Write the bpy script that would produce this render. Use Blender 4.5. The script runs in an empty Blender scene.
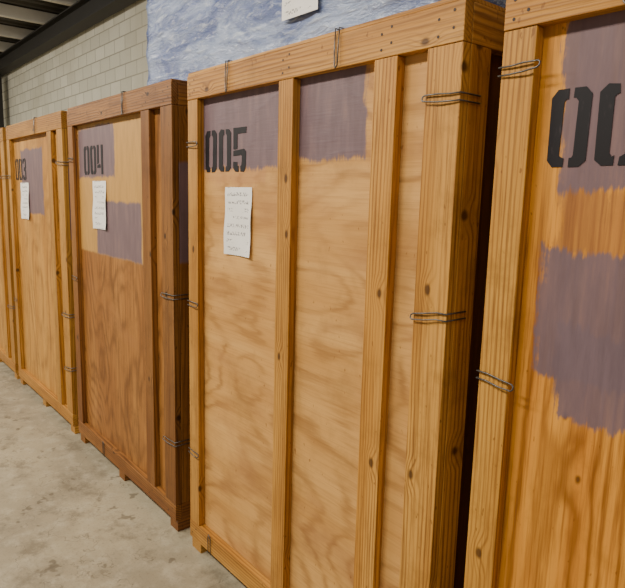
import bpy, bmesh, math, random
from mathutils import Matrix, Vector
from mathutils import noise as mn
random.seed(7)
scene=bpy.context.scene

def lin(r,g,b):
    def c(v):
        v/=255.
        return v/12.92 if v<=.04045 else ((v+.055)/1.055)**2.4
    return (c(r),c(g),c(b),1)

# ---------------------------------------------------------------- node helper
class NB:
    def __init__(s,name):
        s.m=bpy.data.materials.new(name); s.m.use_nodes=True
        s.t=s.m.node_tree; s.b=s.t.nodes['Principled BSDF']
    def n(s,typ,**kw):
        x=s.t.nodes.new(typ)
        for k,v in kw.items(): setattr(x,k,v)
        return x
    def put(s,v,sock):
        if hasattr(v,'is_output'): s.t.links.new(v,sock)
        else: sock.default_value=v
    def math(s,op,a,b=0.,c=0.,clamp=False):
        x=s.n('ShaderNodeMath',operation=op,use_clamp=clamp)
        s.put(a,x.inputs[0]); s.put(b,x.inputs[1])
        if op in('MULTIPLY_ADD',): s.put(c,x.inputs[2])
        return x.outputs[0]
    def coord(s):
        return s.n('ShaderNodeTexCoord').outputs['Object']
    def sep(s,v):
        x=s.n('ShaderNodeSeparateXYZ'); s.put(v,x.inputs[0]); return x.outputs
    def comb(s,x,y,z):
        c=s.n('ShaderNodeCombineXYZ')
        for i,v in enumerate((x,y,z)): s.put(v,c.inputs[i])
        return c.outputs[0]
    def vmul(s,v,k):
        x=s.n('ShaderNodeVectorMath',operation='MULTIPLY'); s.put(v,x.inputs[0]); x.inputs[1].default_value=k; return x.outputs[0]
    def vadd(s,v,k):
        x=s.n('ShaderNodeVectorMath',operation='ADD'); s.put(v,x.inputs[0]); s.put(k,x.inputs[1]); return x.outputs[0]
    def noise(s,v,scale,detail=3,rough=.5,dist=0.):
        x=s.n('ShaderNodeTexNoise'); s.put(v,x.inputs['Vector'])
        x.inputs['Scale'].default_value=scale; x.inputs['Detail'].default_value=detail
        x.inputs['Roughness'].default_value=rough; x.inputs['Distortion'].default_value=dist
        return x.outputs[0]
    def rng(s,v,a,b,c=0.,d=1.,smooth=True):
        x=s.n('ShaderNodeMapRange',interpolation_type='SMOOTHSTEP' if smooth else 'LINEAR')
        s.put(v,x.inputs[0])
        for i,k in enumerate((a,b,c,d)): x.inputs[i+1].default_value=k
        return x.outputs[0]
    def mix(s,f,a,b,mode='MIX'):
        x=s.n('ShaderNodeMix',data_type='RGBA',blend_type=mode)
        s.put(f,x.inputs[0]); s.put(a,x.inputs[6]); s.put(b,x.inputs[7]); return x.outputs[2]
    def bump(s,h,st=.3,dist=.01):
        x=s.n('ShaderNodeBump'); x.inputs['Strength'].default_value=st; x.inputs['Distance'].default_value=dist
        s.put(h,x.inputs['Height']); s.t.links.new(x.outputs[0],s.b.inputs['Normal'])
    def out(s,col,rough=.6,spec=.3,metal=0.):
        s.put(col,s.b.inputs['Base Color']); s.put(rough,s.b.inputs['Roughness'])
        s.b.inputs['Specular IOR Level'].default_value=spec; s.b.inputs['Metallic'].default_value=metal
        return s.m

def wood_fields(b,seed,axis,ringamp=9,fx=2.6,fz=.3,lines=70.,knots=True,kscale=3.6,kr=1.,kswirl=1.6,use_rand=True,power=2.6):
    v=b.coord()
    rnd=.5
    if use_rand:
        oi=b.n('ShaderNodeObjectInfo').outputs['Random']; rnd=oi
        off=b.comb(b.math('MULTIPLY',oi,13.7),b.math('MULTIPLY',oi,7.1),b.math('MULTIPLY',oi,31.3))
        v=b.vadd(v,off)
    v=b.vadd(v,(seed*3.1,seed*1.7,seed*5.3))
    x,y,z=b.sep(v)[:3]
    if axis=='X': x,y,z=z,y,x
    if axis=='Y': x,y,z=x,z,y
    p=b.comb(x,y,z)
    kin=0.; knot=0.
    if knots:
        vo=b.n('ShaderNodeTexVoronoi',voronoi_dimensions='2D')
        pp=b.comb(b.math('ADD',x,b.math('MULTIPLY',y,.6)),b.math('MULTIPLY',z,.6),0.)
        wv=b.noise(b.vmul(p,(22,22,14)),1.,2)
        b.put(pp,vo.inputs['Vector']); vo.inputs['Scale'].default_value=kscale
        kd=b.math('ADD',vo.outputs['Distance'],b.math('MULTIPLY',b.math('SUBTRACT',wv,.5),.035))
        kin=b.rng(kd,0.,.17,1.,0.)
        knot=b.rng(kd,.018*kr,.05*kr,1.,0.)
    base=b.noise(b.vmul(p,(fx,fx,fz)),1.,1.5,.45)
    f=b.math('MULTIPLY',base,ringamp)
    if lines: f=b.math('ADD',f,b.math('MULTIPLY',b.math('ADD',x,b.math('MULTIPLY',y,.7)),lines))
    if knots: f=b.math('ADD',f,b.math('MULTIPLY',kin,kswirl))
    wob=b.noise(b.vmul(p,(38,38,4)),1.,3,.6)
    f=b.math('ADD',f,b.math('MULTIPLY',wob,.75))
    ring=b.math('SINE',b.math('MULTIPLY',f,6.283))
    ring=b.math('MULTIPLY_ADD',ring,.5,.5)
    ring=b.math('POWER',ring,power)
    rv=b.noise(b.vmul(p,(11,11,1.3)),1.,2)
    ring=b.math('MULTIPLY',ring,b.rng(rv,.3,.62,.25,1.))
    streak=b.noise(b.vmul(p,(120,120,3.5)),1.,3,.65)
    broad=b.noise(b.vmul(p,(6,6,.8)),1.,3,.55)
    return p,ring,streak,broad,knot,rnd

def wood_mat(name,light,mid,dark,seed=0,axis='Z',ringw=.55,streakw=.5,paint=None,rough=.55,dirt=.5,stain=0.,**kw):
    b=NB(name)
    p,ring,streak,broad,knot,rnd=wood_fields(b,seed,axis,**kw)
    c=b.mix(b.rng(broad,.32,.68),light,mid)
    c=b.mix(b.math('MULTIPLY',ring,ringw),c,dark)
    s=b.rng(streak,.45,.72)
    c=b.mix(b.math('MULTIPLY',s,streakw),c,dark)
    g=b.noise(b.vadd(b.coord(),(seed,seed*2,0)),4.5,6,.7)
    c=b.mix(b.math('MULTIPLY',b.rng(g,.48,.72),dirt),c,tuple(k*.5 for k in mid[:3])+(1,))
    if stain:
        g2=b.noise(b.vmul(b.vadd(b.coord(),(seed*2,0,seed)),(1.6,1.6,3.2)),1.,5,.62,.5)
        c=b.mix(b.math('MULTIPLY',b.rng(g2,.50,.68),stain),c,lin(150,100,62))
    sp=b.noise(b.vmul(b.vadd(b.coord(),(0,seed,3)),(55,55,28)),1.,2,.5)
    c=b.mix(b.math('MULTIPLY',b.rng(sp,.68,.74),.6),c,dark)
    if not isinstance(knot,float):
        c=b.mix(b.math('MULTIPLY',knot,.85),c,tuple(k*.35 for k in dark[:3])+(1,))
    if not isinstance(rnd,float):
        hs=b.n('ShaderNodeHueSaturation'); b.put(c,hs.inputs['Color']); b.put(b.math('MULTIPLY_ADD',rnd,.26,.86),hs.inputs['Value']); c=hs.outputs[0]
    h=b.math('ADD',ring,streak)
    if paint: c=paint(b,c)
    b.bump(h,.18,.003)
    return b.out(c,rough,.3)

PURPLE=lin(114,94,101)
def painter(rects,seed=0):
    def f(b,c):
        v=b.coord(); x,y,z=b.sep(v)[:3]
        nz=b.noise(b.vadd(v,(seed*2.3,0,seed)),7.,4,.65)
        nf=b.noise(b.vmul(b.vadd(v,(seed,0,0)),(90,14,12)),1.,3,.6)
        nb=b.noise(b.vmul(v,(30,8,5)),1.,4,.6)
        for i,(x0,x1,z0,z1,col,op,ed) in enumerate(rects):
            dx=b.math('SUBTRACT',b.math('ABSOLUTE',b.math('SUBTRACT',x,(x0+x1)/2)),(x1-x0)/2)
            dz=b.math('SUBTRACT',b.math('ABSOLUTE',b.math('SUBTRACT',z,(z0+z1)/2)),(z1-z0)/2)
            d=b.math('MAXIMUM',dx,dz)
            d=b.math('ADD',d,b.math('MULTIPLY',b.math('SUBTRACT',nz,.5),ed))
            d=b.math('ADD',d,b.math('MULTIPLY',b.math('SUBTRACT',nf,.5),ed*.7))
            m=b.rng(d,-.012,.008,1.,0.)
            m=b.math('MULTIPLY',m,op)
            m=b.math('MULTIPLY',m,b.rng(nb,.25,.5,.93,1.))
            col2=b.mix(b.rng(nb,.3,.7),col,tuple(k*.80 for k in col[:3])+(1,))
            c=b.mix(m,c,col2)
        return c
    return f

# ---------------------------------------------------------------- mesh helpers
def mesh_obj(name,verts,faces,mat,parent=None,loc=(0,0,0)):
    me=bpy.data.meshes.new(name); me.from_pydata(verts,[],faces); me.update()
    o=bpy.data.objects.new(name,me); scene.collection.objects.link(o)
    if mat: me.materials.append(mat)
    o.location=loc
    if parent: o.parent=parent
    return o
def box(name,x0,x1,y0,y1,z0,z1,mat,parent=None,bev=.0022):
    v=[(x0,y0,z0),(x1,y0,z0),(x1,y1,z0),(x0,y1,z0),(x0,y0,z1),(x1,y0,z1),(x1,y1,z1),(x0,y1,z1)]
    f=[(0,3,2,1),(4,5,6,7),(0,1,5,4),(1,2,6,5),(2,3,7,6),(3,0,4,7)]
    o=mesh_obj(name,v,f,mat,parent)
    if bev:
        m=o.modifiers.new('bevel','BEVEL'); m.width=bev; m.segments=2
    return o
def empty(name,loc):
    e=bpy.data.objects.new(name,None); scene.collection.objects.link(e); e.location=loc; e.empty_display_size=.2
    return e

def steel():
    b=NB('clip_wire_steel'); n=b.noise(b.coord(),60,2)
    return b.out(b.mix(n,lin(60,58,58),lin(120,116,112)),.42,.5,.75)
STEEL=steel()
def blackpaint():
    b=NB('stencil_black_paint'); v=b.coord()
    n=b.noise(b.vmul(v,(60,60,20)),1.,3,.7)
    return b.out(b.mix(b.rng(n,.55,.8),lin(22,18,23),lin(52,43,48)),.6,.3)
BLACK=blackpaint()
def nailm():
    b=NB('nail_dark'); return b.out(lin(48,35,28),.5,.4,.3)
NAIL=nailm()
def papermat():
    b=NB('label_paper'); v=b.coord(); x,y,z=b.sep(v)[:3]
    row=b.math('FRACT',b.math('MULTIPLY',z,30.))
    band=b.math('MULTIPLY',b.rng(row,.2,.27),b.rng(row,.66,.74,1.,0.))
    n=b.noise(b.vmul(v,(150,1,95)),1.,2,.5)
    ink=b.math('MULTIPLY',band,b.rng(n,.51,.55))
    blk=b.noise(b.vmul(v,(9,1,30)),1.,0)
    ink=b.math('MULTIPLY',ink,b.rng(blk,.42,.46))
    mx=b.rng(b.math('ABSOLUTE',x),.08,.085,1.,0.)
    ink=b.math('MULTIPLY',ink,mx)
    c=b.mix(b.noise(v,12,2),lin(240,236,230),lin(226,220,212))
    return b.out(b.mix(b.math('MULTIPLY',ink,.8),c,lin(62,58,66)),.7,.2)
PAPER=papermat()

# ---------------------------------------------------------------- stencils
def glyph(ch,w,h):
    s=w*.32; c=w*.16; g=w*.13; m=w/2
    L0=[(c,0),(m-g/2,0),(m-g/2,s*.7),(s*1.2,s*.7),(s,s*.7+c*.4),(s,h-s*.7-c*.4),(s*1.2,h-s*.7),(m-g/2,h-s*.7),(m-g/2,h),(c,h),(0,h-c),(0,c)]
    R0=[(w-x,z) for x,z in L0][::-1]
    hm=h/2
    if ch=='0': return [L0,R0]
    if ch=='5':
        return [[(0,hm+s*.1),(s,hm+s*.1),(s,h-s*.8),(w,h-s*.8),(w,h),(0,h)],
                [(0,hm-s*.75),(0,hm-.02*h),(w-c,hm-.02*h+s*.25),(w,hm-c*.6),(w,c),(w-c,0),(m+g/2,0),(m+g/2,s*.75),(w-s*1.2,s*.75),(w-s,s),(w-s,hm-s*.9),(w-s*1.2,hm-s*.7)],
                [(c,0),(m-g/2,0),(m-g/2,s*.75),(s,s*.8),(s,s*1.3),(0,s*1.3),(0,c)]]
    if ch=='4':
        return [[(0,h*.34),(s*.95,h*.34+s*.3),(s*.95,h),(0,h)],
                [(0,h*.22),(w-s-g,h*.22),(w-s-g,h*.22+s*.75),(s,h*.22+s*.75),(0,h*.31)],
                [(w-s,0),(w,0),(w,h),(w-s,h)]]
    if ch=='3':
        return [[(c,0),(m-g/2,0),(m-g/2,s*.75),(s,s*.8),(s,s*1.3),(0,s*1.3),(0,c)],
                [(m+g/2,0),(w-c,0),(w,c),(w,hm-c),(w-c,hm),(w,hm+c),(w,h-c),(w-c,h),(m+g/2,h),(m+g/2,h-s*.75),(w-s,h-s),(w-s,hm+s*.6),(m*.7,hm+s*.4),(m*.7,hm-s*.4),(w-s,hm-s*.6),(w-s,s),(m+g/2,s*.75)],
                [(c,h),(0,h-c),(0,h-s*1.3),(s,h-s*1.3),(s,h-s*.8),(m-g/2,h-s*.75),(m-g/2,h)]]
    if ch=='6': return [L0,[(m+g/2,0),(w-c,0),(w,c),(w,hm-c),(w-c,hm),(s*1.3,hm),(s*1.3,hm-s*.7),(w-s,hm-s*.8),(w-s,s),(m+g/2,s*.75)]]
    return [L0,R0]
def stencil(text,u,z,w,h,gap,y,parent):
    V=[];F=[]
    rr=random.Random(3)
    for ch in text:
        for poly in glyph(ch,w,h):
            i0=len(V); n=len(poly)
            P=[(u+x+rr.uniform(-.0018,.0018),z+q+rr.uniform(-.0018,.0018)) for x,q in poly]
            V+=[(a,y-.0012,b_) for a,b_ in P]+[(a,y,b_) for a,b_ in P]
            F.append(tuple(range(i0,i0+n))); 
            for k in range(n):
                k2=(k+1)%n; F.append((i0+k,i0+n+k,i0+n+k2,i0+k2))
        u+=w+gap
    return mesh_obj('stencil_number',V,F,BLACK,parent)

# ---------------------------------------------------------------- wire clips
def wire(name,pts,parent,r=.0023):
    cu=bpy.data.curves.new(name,'CURVE'); cu.dimensions='3D'; cu.bevel_depth=r; cu.bevel_resolution=2
    for P in pts:
        sp=cu.splines.new('POLY'); sp.points.add(len(P)-1)
        for i,q in enumerate(P): sp.points[i].co=(*q,1)
    cu.materials.append(STEEL)
    o=bpy.data.objects.new(name,cu); scene.collection.objects.link(o); o.parent=parent
    return o
def clip_corner(z,W,side,parent,tilt=0.,length=.15,back=.085,gap=.02,idx=0):
    sg=-1 if side=='R' else 1; cx=W if side=='R' else 0
    y=-.0032
    def P(a,yy,zz): return (cx+sg*a,yy,zz)
    L=length; o=-.0035
    path=[P(.008,back+.004,z+gap/2),P(o,back,z+gap/2),P(o,y,z+gap/2),P(.03,y-.001,z+gap/2),P(L*.6,y-.003,z+gap*.5+tilt*.6),P(L-.006,y-.001,z+gap*.42+tilt),
          P(L,y-.003,z+gap*.2+tilt),P(L,y-.005,z-gap*.2+tilt),P(L-.006,y-.006,z-gap*.42+tilt),P(L*.6,y-.006,z-gap*.55+tilt*.5),P(.03,y-.003,z-gap*.5),P(o,y,z-gap/2),P(o,back,z-gap/2),P(.008,back+.004,z-gap/2)]
    return wire('clip_%d'%idx,[path],parent)
def clip_top(u,H,parent,length=.12,gap=.02,idx=0):
    y=-.004
    path=[(u-gap/2,.05,H+.004),(u-gap/2,y,H+.004),(u-gap*.5,y-.002,H-length*.6),(u-gap*.4,y-.002,H-length+.008),(u,y-.005,H-length),
          (u+gap*.5,y-.006,H-length+.009),(u+gap*.55,y-.005,H-length*.5),(u+gap/2,y,H+.004),(u+gap/2,.05,H+.004)]
    return wire('clip_%d'%idx,[path],parent)

# ---------------------------------------------------------------- crate
W=1.53; DP=2.12; H=2.335; Z0=.065; T=.036; YF=1.361
def nails(P,parent):
    V=[];F=[]
    for (u,z) in P:
        i0=len(V); r=.0045
        for k in range(8):
            a=k*math.pi/4; V.append((u+r*math.cos(a),-.0008,z+r*math.sin(a)))
        F.append(tuple(range(i0,i0+8)))
    return mesh_obj('nail_heads',V,F,NAIL,parent)

def crate(X,cols,posts,panel_paint,number,nu,nz,clips,paper=None,seed=0,plyside=None,side_post_mat=None,knotk={},gh=.18,gw=.098):
    e=empty('wooden_storage_crate',(X,YF,0))
    pl,pm,pd=cols
    kw=dict(ringw=.64,streakw=.55); kw.update(knotk)
    pv=wood_mat('pine_board_upright_%d'%seed,pl,pm,pd,seed,'Z',**kw)
    ph=wood_mat('pine_board_rail_%d'%seed,pl,pm,pd,seed+.5,'X',**kw)
    py=wood_mat('pine_board_depth_%d'%seed,pl,pm,pd,seed+.7,'Y',**kw)
    tr=.118; br=.09
    box('front_panel',.02,W-.02,T,T+.012,Z0+.01,H-.02,panel_paint,e,bev=0)
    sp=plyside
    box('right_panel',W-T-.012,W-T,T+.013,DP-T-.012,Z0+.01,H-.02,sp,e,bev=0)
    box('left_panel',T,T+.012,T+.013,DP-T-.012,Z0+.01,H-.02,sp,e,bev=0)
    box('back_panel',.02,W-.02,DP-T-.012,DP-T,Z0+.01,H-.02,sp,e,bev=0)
    box('lid_panel',.004,W-.004,.004,DP-.004,H-.012,H,ph,e,bev=.001)
    box('base_panel',.02,W-.02,T+.013,DP-T-.013,Z0+.01,Z0+.03,ph,e,bev=0)
    for i,(a,b_) in enumerate(posts):
        box('front_post_%d'%i,a,b_,random.uniform(0.001,.003),T,Z0+br+.001,H-tr-.0015,pv,e)
    box('front_top_rail',0,W,0,T,H-tr,H-.0135,ph,e)
    box('front_bottom_rail',0,W,0,T,Z0,Z0+br,ph,e)
    for i,a in enumerate((0,W/2-.045,W-.09)):
        box('back_post_%d'%i,a,a+.09,DP-T,DP,Z0+br,H-tr,pv,e)
    box('back_top_rail',0,W,DP-T,DP,H-tr,H-.013,ph,e)
    box('back_bottom_rail',0,W,DP-T,DP,Z0,Z0+br,ph,e)
    spm=side_post_mat or pv
    for nm,a,b_ in (('left',0,T),('right',W-T,W)):
        for i,yy in enumerate((T+.002,.70,1.36,DP-T-.091)):
            box('%s_post_%d'%(nm,i),a,b_,yy,yy+.09,Z0+br+.001,H-tr-.001,spm if i==0 and nm=='right' else pv,e)
        box('%s_top_rail'%nm,a,b_,T+.002,DP-T-.001,H-tr,H-.0135,py,e)
        box('%s_bottom_rail'%nm,a,b_,T+.002,DP-T-.001,Z0,Z0+br,py,e)
    for i,a in enumerate((.0,W/2-.045,W-.09)):
        box('skid_%d'%i,a,a+.09,.012,DP-.01,0,Z0,py,e)
    N=[]
    for a,b_ in posts:
        for dz in (-.03,-.075): 
            N+= [(a+(b_-a)*.3,H+dz-.02),(a+(b_-a)*.72,H+dz-.005)]
        N+= [(a+(b_-a)*.3,Z0+.03),(a+(b_-a)*.7,Z0+.06)]
    nails(N,e)
    if number: stencil(number,nu,nz,gw,gh,.02,T-.0005,e)
    k=0
    for c in clips:
        if c[0]=='T': clip_top(c[1],H,e,idx=k)
        elif c[0]=='B':
            u=c[1]; g=.011
            wire('clip_%d'%k,[[(u-g,.03,Z0-.004),(u-g,-.004,Z0-.004),(u-g,-.005,Z0+.08),(u,-.007,Z0+.1),(u+g,-.005,Z0+.08),(u+g,-.004,Z0-.004),(u+g,.03,Z0-.004)]],e)
        else: clip_corner(c[1],W,c[0],e,tilt=c[2] if len(c)>2 else 0.,length=c[3] if len(c)>3 else .125,idx=k)
        k+=1
    if paper:
        (u0,u1,z0,z1)=paper
        V=[];F=[];nx,nz_=8,10
        for j in range(nz_+1):
            for i in range(nx+1):
                s=i/nx;t=j/nz_
                off=.0025+.010*(abs(s-.5)*2)**3*(1-t)+.004*math.sin(t*5+s*2)**2
                V.append(((s-.5)*(u1-u0),-off,(t-.5)*(z1-z0)))
        for j in range(nz_):
            for i in range(nx):
                a=j*(nx+1)+i; F.append((a,a+1,a+nx+2,a+nx+1))
        p=mesh_obj('paper_label',V,F,PAPER,e,loc=((u0+u1)/2,T,(z0+z1)/2)); 
        for q in p.data.polygons: q.use_smooth=True
    return e

P3=[(0,.09),(1.17,1.27),(W-.125,W)]
P4=[(0,.09),(.705,.793),(1.20,1.295),(W-.122,W)]

c5=(lin(202,148,70),lin(178,122,48),lin(102,58,18))
c6=(lin(208,152,66),lin(184,124,44),lin(110,62,18))
c4=(lin(150,100,46),lin(124,76,32),lin(62,35,14))
c3=(lin(196,144,66),lin(170,116,46),lin(100,58,20))
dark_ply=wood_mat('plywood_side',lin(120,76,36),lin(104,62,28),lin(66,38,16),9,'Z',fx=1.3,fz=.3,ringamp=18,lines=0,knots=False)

ply5=wood_mat('plywood_birch',lin(212,162,94),lin(194,142,76),lin(124,76,32),5,'X',ringw=.46,streakw=.22,fx=1.8,fz=.95,ringamp=17,lines=0,knots=False,power=3.8,dirt=.34,stain=.45,
   paint=painter([(.1,.6,1.84,1.97,lin(180,122,84),.35,.12),(.0,.69,1.905,2.5,PURPLE,.97,.08),(.72,1.135,1.93,2.5,PURPLE,.97,.07)],2))
ply6=wood_mat('plywood_fir',lin(216,150,56),lin(192,122,38),lin(108,56,12),6,'Z',ringw=.72,streakw=.6,fx=3.4,fz=.16,ringamp=16,lines=8.,knots=True,kscale=2.2,kr=.5,kswirl=.5,power=2.2,dirt=.42,
   paint=painter([(.16,.70,1.66,1.86,lin(140,92,60),.4,.16),(.15,.66,1.82,2.25,PURPLE,.94,.09),(.14,.60,1.37,1.69,PURPLE,.95,.08),(.20,.56,1.27,1.5,PURPLE,.95,.10)],4))
TAN=lin(194,148,78)
ply4=wood_mat('plywood_weathered',lin(172,118,58),lin(146,94,42),lin(80,46,18),3,'Z',ringw=.55,streakw=.6,fx=2.4,fz=.8,ringamp=18,lines=0,knots=False,dirt=.6,stain=.2,
   paint=painter([(.0,1.2,1.40,2.5,TAN,.86,.03),(.1,.72,1.88,2.2,PURPLE,.96,.06),(.39,1.08,1.40,1.74,PURPLE,.96,.04)],6))
ply3=wood_mat('plywood_yellow',lin(204,150,72),lin(182,126,52),lin(116,70,26),8,'Z',ringw=.55,streakw=.4,fx=2,fz=.5,ringamp=18,lines=0,knots=False,
   paint=painter([(.3,.92,1.60,2.12,PURPLE,.95,.07)],8))
def side_post(cols,seed):
    return wood_mat('pine_board_painted_%d'%seed,*cols,seed,'Z',paint=painter([(-1,9,1.45,1.95,PURPLE,.92,.03)],seed))

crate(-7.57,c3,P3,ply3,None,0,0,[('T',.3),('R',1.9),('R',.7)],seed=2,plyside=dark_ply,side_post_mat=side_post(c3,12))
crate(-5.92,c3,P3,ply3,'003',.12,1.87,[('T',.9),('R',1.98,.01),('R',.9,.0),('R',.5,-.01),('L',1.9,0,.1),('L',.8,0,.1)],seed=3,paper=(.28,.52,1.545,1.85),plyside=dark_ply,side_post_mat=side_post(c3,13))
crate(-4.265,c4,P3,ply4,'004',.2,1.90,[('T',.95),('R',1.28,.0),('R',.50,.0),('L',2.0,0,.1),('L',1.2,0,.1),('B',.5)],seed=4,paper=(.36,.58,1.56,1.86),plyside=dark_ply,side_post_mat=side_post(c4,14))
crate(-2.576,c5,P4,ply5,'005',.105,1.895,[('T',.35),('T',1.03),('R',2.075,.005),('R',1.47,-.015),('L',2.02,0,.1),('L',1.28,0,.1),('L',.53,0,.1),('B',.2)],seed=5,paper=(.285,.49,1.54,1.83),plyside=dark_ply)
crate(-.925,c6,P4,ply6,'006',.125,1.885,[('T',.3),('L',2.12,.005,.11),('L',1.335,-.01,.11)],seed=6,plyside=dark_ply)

# ---------------------------------------------------------------- film-wrapped load on top
def wrapmat():
    b=NB('blue_wrap_film'); v=b.coord()
    a=b.noise(b.vmul(v,(2.0,2.0,5)),1.,6,.6,.8)
    d=b.noise(b.vmul(v,(9,9,34)),1.,4,.7,.4)
    c=b.mix(b.rng(a,.38,.60),lin(72,88,138),lin(142,156,186))
    c=b.mix(b.math('MULTIPLY',b.rng(d,.5,.72),.6),c,lin(194,202,214))
    c=b.mix(b.math('MULTIPLY',b.rng(d,.30,.45,1.,0.),.4),c,lin(54,68,114))
    b.bump(b.math('ADD',a,b.math('MULTIPLY',d,1.5)),.6,.02)
    return b.out(c,.2,.6)
WR=wrapmat()
load=empty('film_wrapped_load',(-3.30,YF+.14,H))
x1,y1,z1=2.05,1.7,1.35
bm=bmesh.new()
bmesh.ops.create_cube(bm,size=1)
for v in bm.verts: v.co=Vector(((v.co.x+.5)*x1,(v.co.y+.5)*y1,(v.co.z+.5)*z1))
bmesh.ops.subdivide_edges(bm,edges=bm.edges[:],cuts=60,use_grid_fill=True)
for v in bm.verts:
    q=v.co.copy()
    r=1-abs(mn.noise(Vector((q.x*2.2+q.z*1.6,q.y*3,q.z*7))))*2
    r=max(0,r)**4*.014
    n=mn.noise(q*3)*.008
    if q.z>.005:
        if q.y<.01: v.co.y-=r+n*.5-.004
        v.co.x+=n*.6
me=bpy.data.meshes.new('wrapped_bundle'); bm.to_mesh(me); bm.free(); me.materials.append(WR)
for q in me.polygons: q.use_smooth=True
o=bpy.data.objects.new('wrapped_bundle',me); scene.collection.objects.link(o); o.parent=load
mesh_obj('paper_label',[(-.1,0,-.14),(.12,0,-.14),(.12,-.002,.14),(-.1,-.002,.14)],[(0,1,2,3)],PAPER,load,loc=(1.38,-.02,.28))

# ---------------------------------------------------------------- room
def floor_mat():
    b=NB('concrete_floor'); v=b.coord()
    a=b.noise(v,1.3,5,.6); d=b.noise(v,8,7,.7); s=b.noise(v,80,3,.7)
    c=b.mix(b.rng(a,.35,.65),lin(164,152,126),lin(138,127,105))
    c=b.mix(b.math('MULTIPLY',b.rng(d,.45,.68),.55),c,lin(178,168,144))
    c=b.mix(b.math('MULTIPLY',b.rng(s,.52,.7),.4),c,lin(102,93,77))
    dk=b.noise(b.vadd(v,(5,3,0)),2.6,6,.75)
    c=b.mix(b.math('MULTIPLY',b.rng(dk,.50,.64),.7),c,lin(106,96,79))
    bl=b.noise(b.vadd(v,(1,9,0)),7,3,.6)
    c=b.mix(b.math('MULTIPLY',b.rng(bl,.62,.67),.6),c,lin(80,70,57))
    ck=b.noise(b.vadd(v,(3,2,0)),1.7,5,.6)
    ck=b.math('ABSOLUTE',b.math('SUBTRACT',ck,.5))
    c=b.mix(b.math('MULTIPLY',b.rng(ck,0.,.004,1.,0.),.5),c,lin(80,70,56))
    b.bump(d,.1,.01)
    return b.out(c,b.rng(a,.3,.7,.45,.68),.35)
def block_mat():
    b=NB('concrete_block_wall'); v=b.coord(); x,y,z=b.sep(v)[:3]
    br=b.n('ShaderNodeTexBrick'); b.put(b.comb(b.math('ADD',x,y),z,0.),br.inputs['Vector'])
    br.inputs['Scale'].default_value=1; br.inputs['Brick Width'].default_value=.41; br.inputs['Row Height'].default_value=.205
    br.inputs['Mortar Size'].default_value=.010; br.inputs['Mortar Smooth'].default_value=.3
    br.inputs['Color1'].default_value=lin(218,215,200); br.inputs['Color2'].default_value=lin(198,195,180); br.inputs['Mortar'].default_value=lin(152,149,137)
    n=b.noise(v,20,3); n2=b.noise(v,1.2,4)
    c=b.mix(b.math('MULTIPLY',n,.3),br.outputs[0],lin(170,166,150))
    c=b.mix(b.math('MULTIPLY',b.rng(n2,.45,.7),.4),c,lin(178,172,152))
    b.bump(b.math('MULTIPLY',br.outputs['Fac'],-1.),.5,.01)
    return b.out(c,.8,.2)
def plain(name,c,r=.6,var=.12):
    b=NB(name); n=b.noise(b.coord(),4,3)
    return b.out(b.mix(n,c,tuple(k*(1-var*2) for k in c[:3])+(1,)),r,.3)
XL=-17.;XR=3.;YB=3.8;YN=-5.;ZC=4.95
box('floor',XL,XR,YN,YB+.2,-.1,0,floor_mat(),bev=0)
BW=block_mat()
box('wall_back',XL,XR,YB,YB+.2,0,ZC,BW,bev=0)
box('wall_left',XL-.2,XL,YN,YB+.2,0,ZC,BW,bev=0)
dark=plain('ceiling_deck_dark',lin(70,66,58)); white=plain('roof_purlin_pale',lin(225,222,212)); stl=plain('roof_steel_dark',lin(48,46,44))
V=[];F=[];x=XL
pts=[]
while x<XR:
    pts+=[(x,ZC),(x+.12,ZC),(x+.15,ZC+.04),(x+.27,ZC+.04)]; x+=.30
for a,z in pts: V+=[(a,YN,z),(a,YB+.2,z)]
for k in range(len(pts)-1): F.append((2*k,2*k+1,2*k+3,2*k+2))
mesh_obj('ceiling',V,F,dark)
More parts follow.
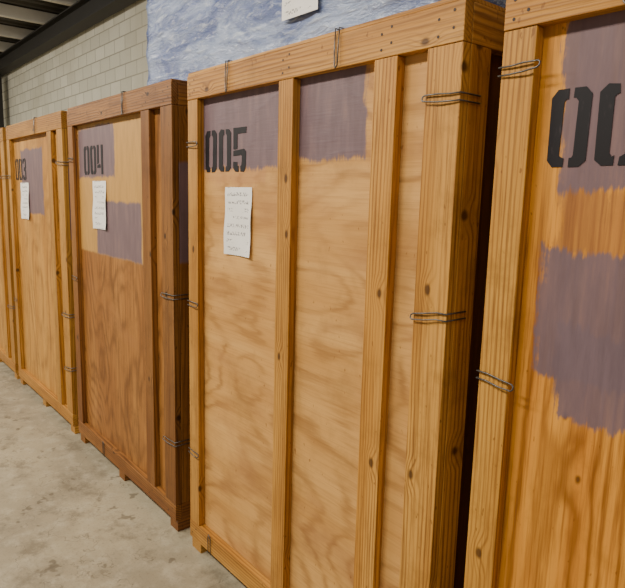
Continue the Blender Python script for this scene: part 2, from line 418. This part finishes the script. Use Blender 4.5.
pe=empty('roof_framing',(0,0,0))
x=XL+.4;k=0
while x<XR:
    box('purlin_%d'%k,x,x+.10,YN,YB-.02,ZC-.2,ZC-.001,white,pe,bev=0); x+=1.5;k+=1
box('eave_beam_flange_low',XL,XR,YB-.30,YB-.06,ZC-.52,ZC-.5,stl,pe,bev=0)
box('eave_beam_web',XL,XR,YB-.19,YB-.17,ZC-.5,ZC-.22,stl,pe,bev=0)
box('eave_beam_flange_up',XL,XR,YB-.30,YB-.06,ZC-.22,ZC-.2,stl,pe,bev=0)
ce=empty('steel_column',(-16.3,YB-.4,0))
for nm,a in (('flange_a',0),('flange_b',.28)): box(nm,a,a+.02,0,.25,0,ZC-.53,stl,ce,bev=0)
box('web',.02,.28,.115,.135,0,ZC-.53,stl,ce,bev=0)

# ---------------------------------------------------------------- lights
def area(name,loc,size,sy,power,col,rot=(0,0,0)):
    l=bpy.data.lights.new(name,'AREA'); l.shape='RECTANGLE'; l.size=size; l.size_y=sy; l.energy=power; l.color=col
    o=bpy.data.objects.new(name,l); o.location=loc; o.rotation_euler=rot; scene.collection.objects.link(o); return o
wc=(1.,.93,.80)
for x,pw in ((-14,240),(-10.5,240),(-6.5,220),(-3,270),(.2,95)):
    area('ceiling_lamp',(x,-1.8,ZC-.3),2.4,.5,pw,wc,(math.radians(14),0,0))
w=bpy.data.worlds.new('World'); scene.world=w; w.use_nodes=True
w.node_tree.nodes['Background'].inputs[0].default_value=(1,.95,.87,1); w.node_tree.nodes['Background'].inputs[1].default_value=.32

# ---------------------------------------------------------------- camera
f=601.
up=Vector((99,3700,601)).normalized(); X=Vector((502,-111,601)); X=(X-up*X.dot(up)).normalized(); Y=up.cross(X)
M=Matrix((X,Y,up)).to_4x4(); M.translation=(0,0,1.80)
cam=bpy.data.cameras.new('camera'); co=bpy.data.objects.new('camera',cam); scene.collection.objects.link(co)
cam.sensor_fit='HORIZONTAL'; cam.sensor_width=36; cam.lens=36*f/625.; cam.clip_start=.02
co.matrix_world=M
scene.camera=co
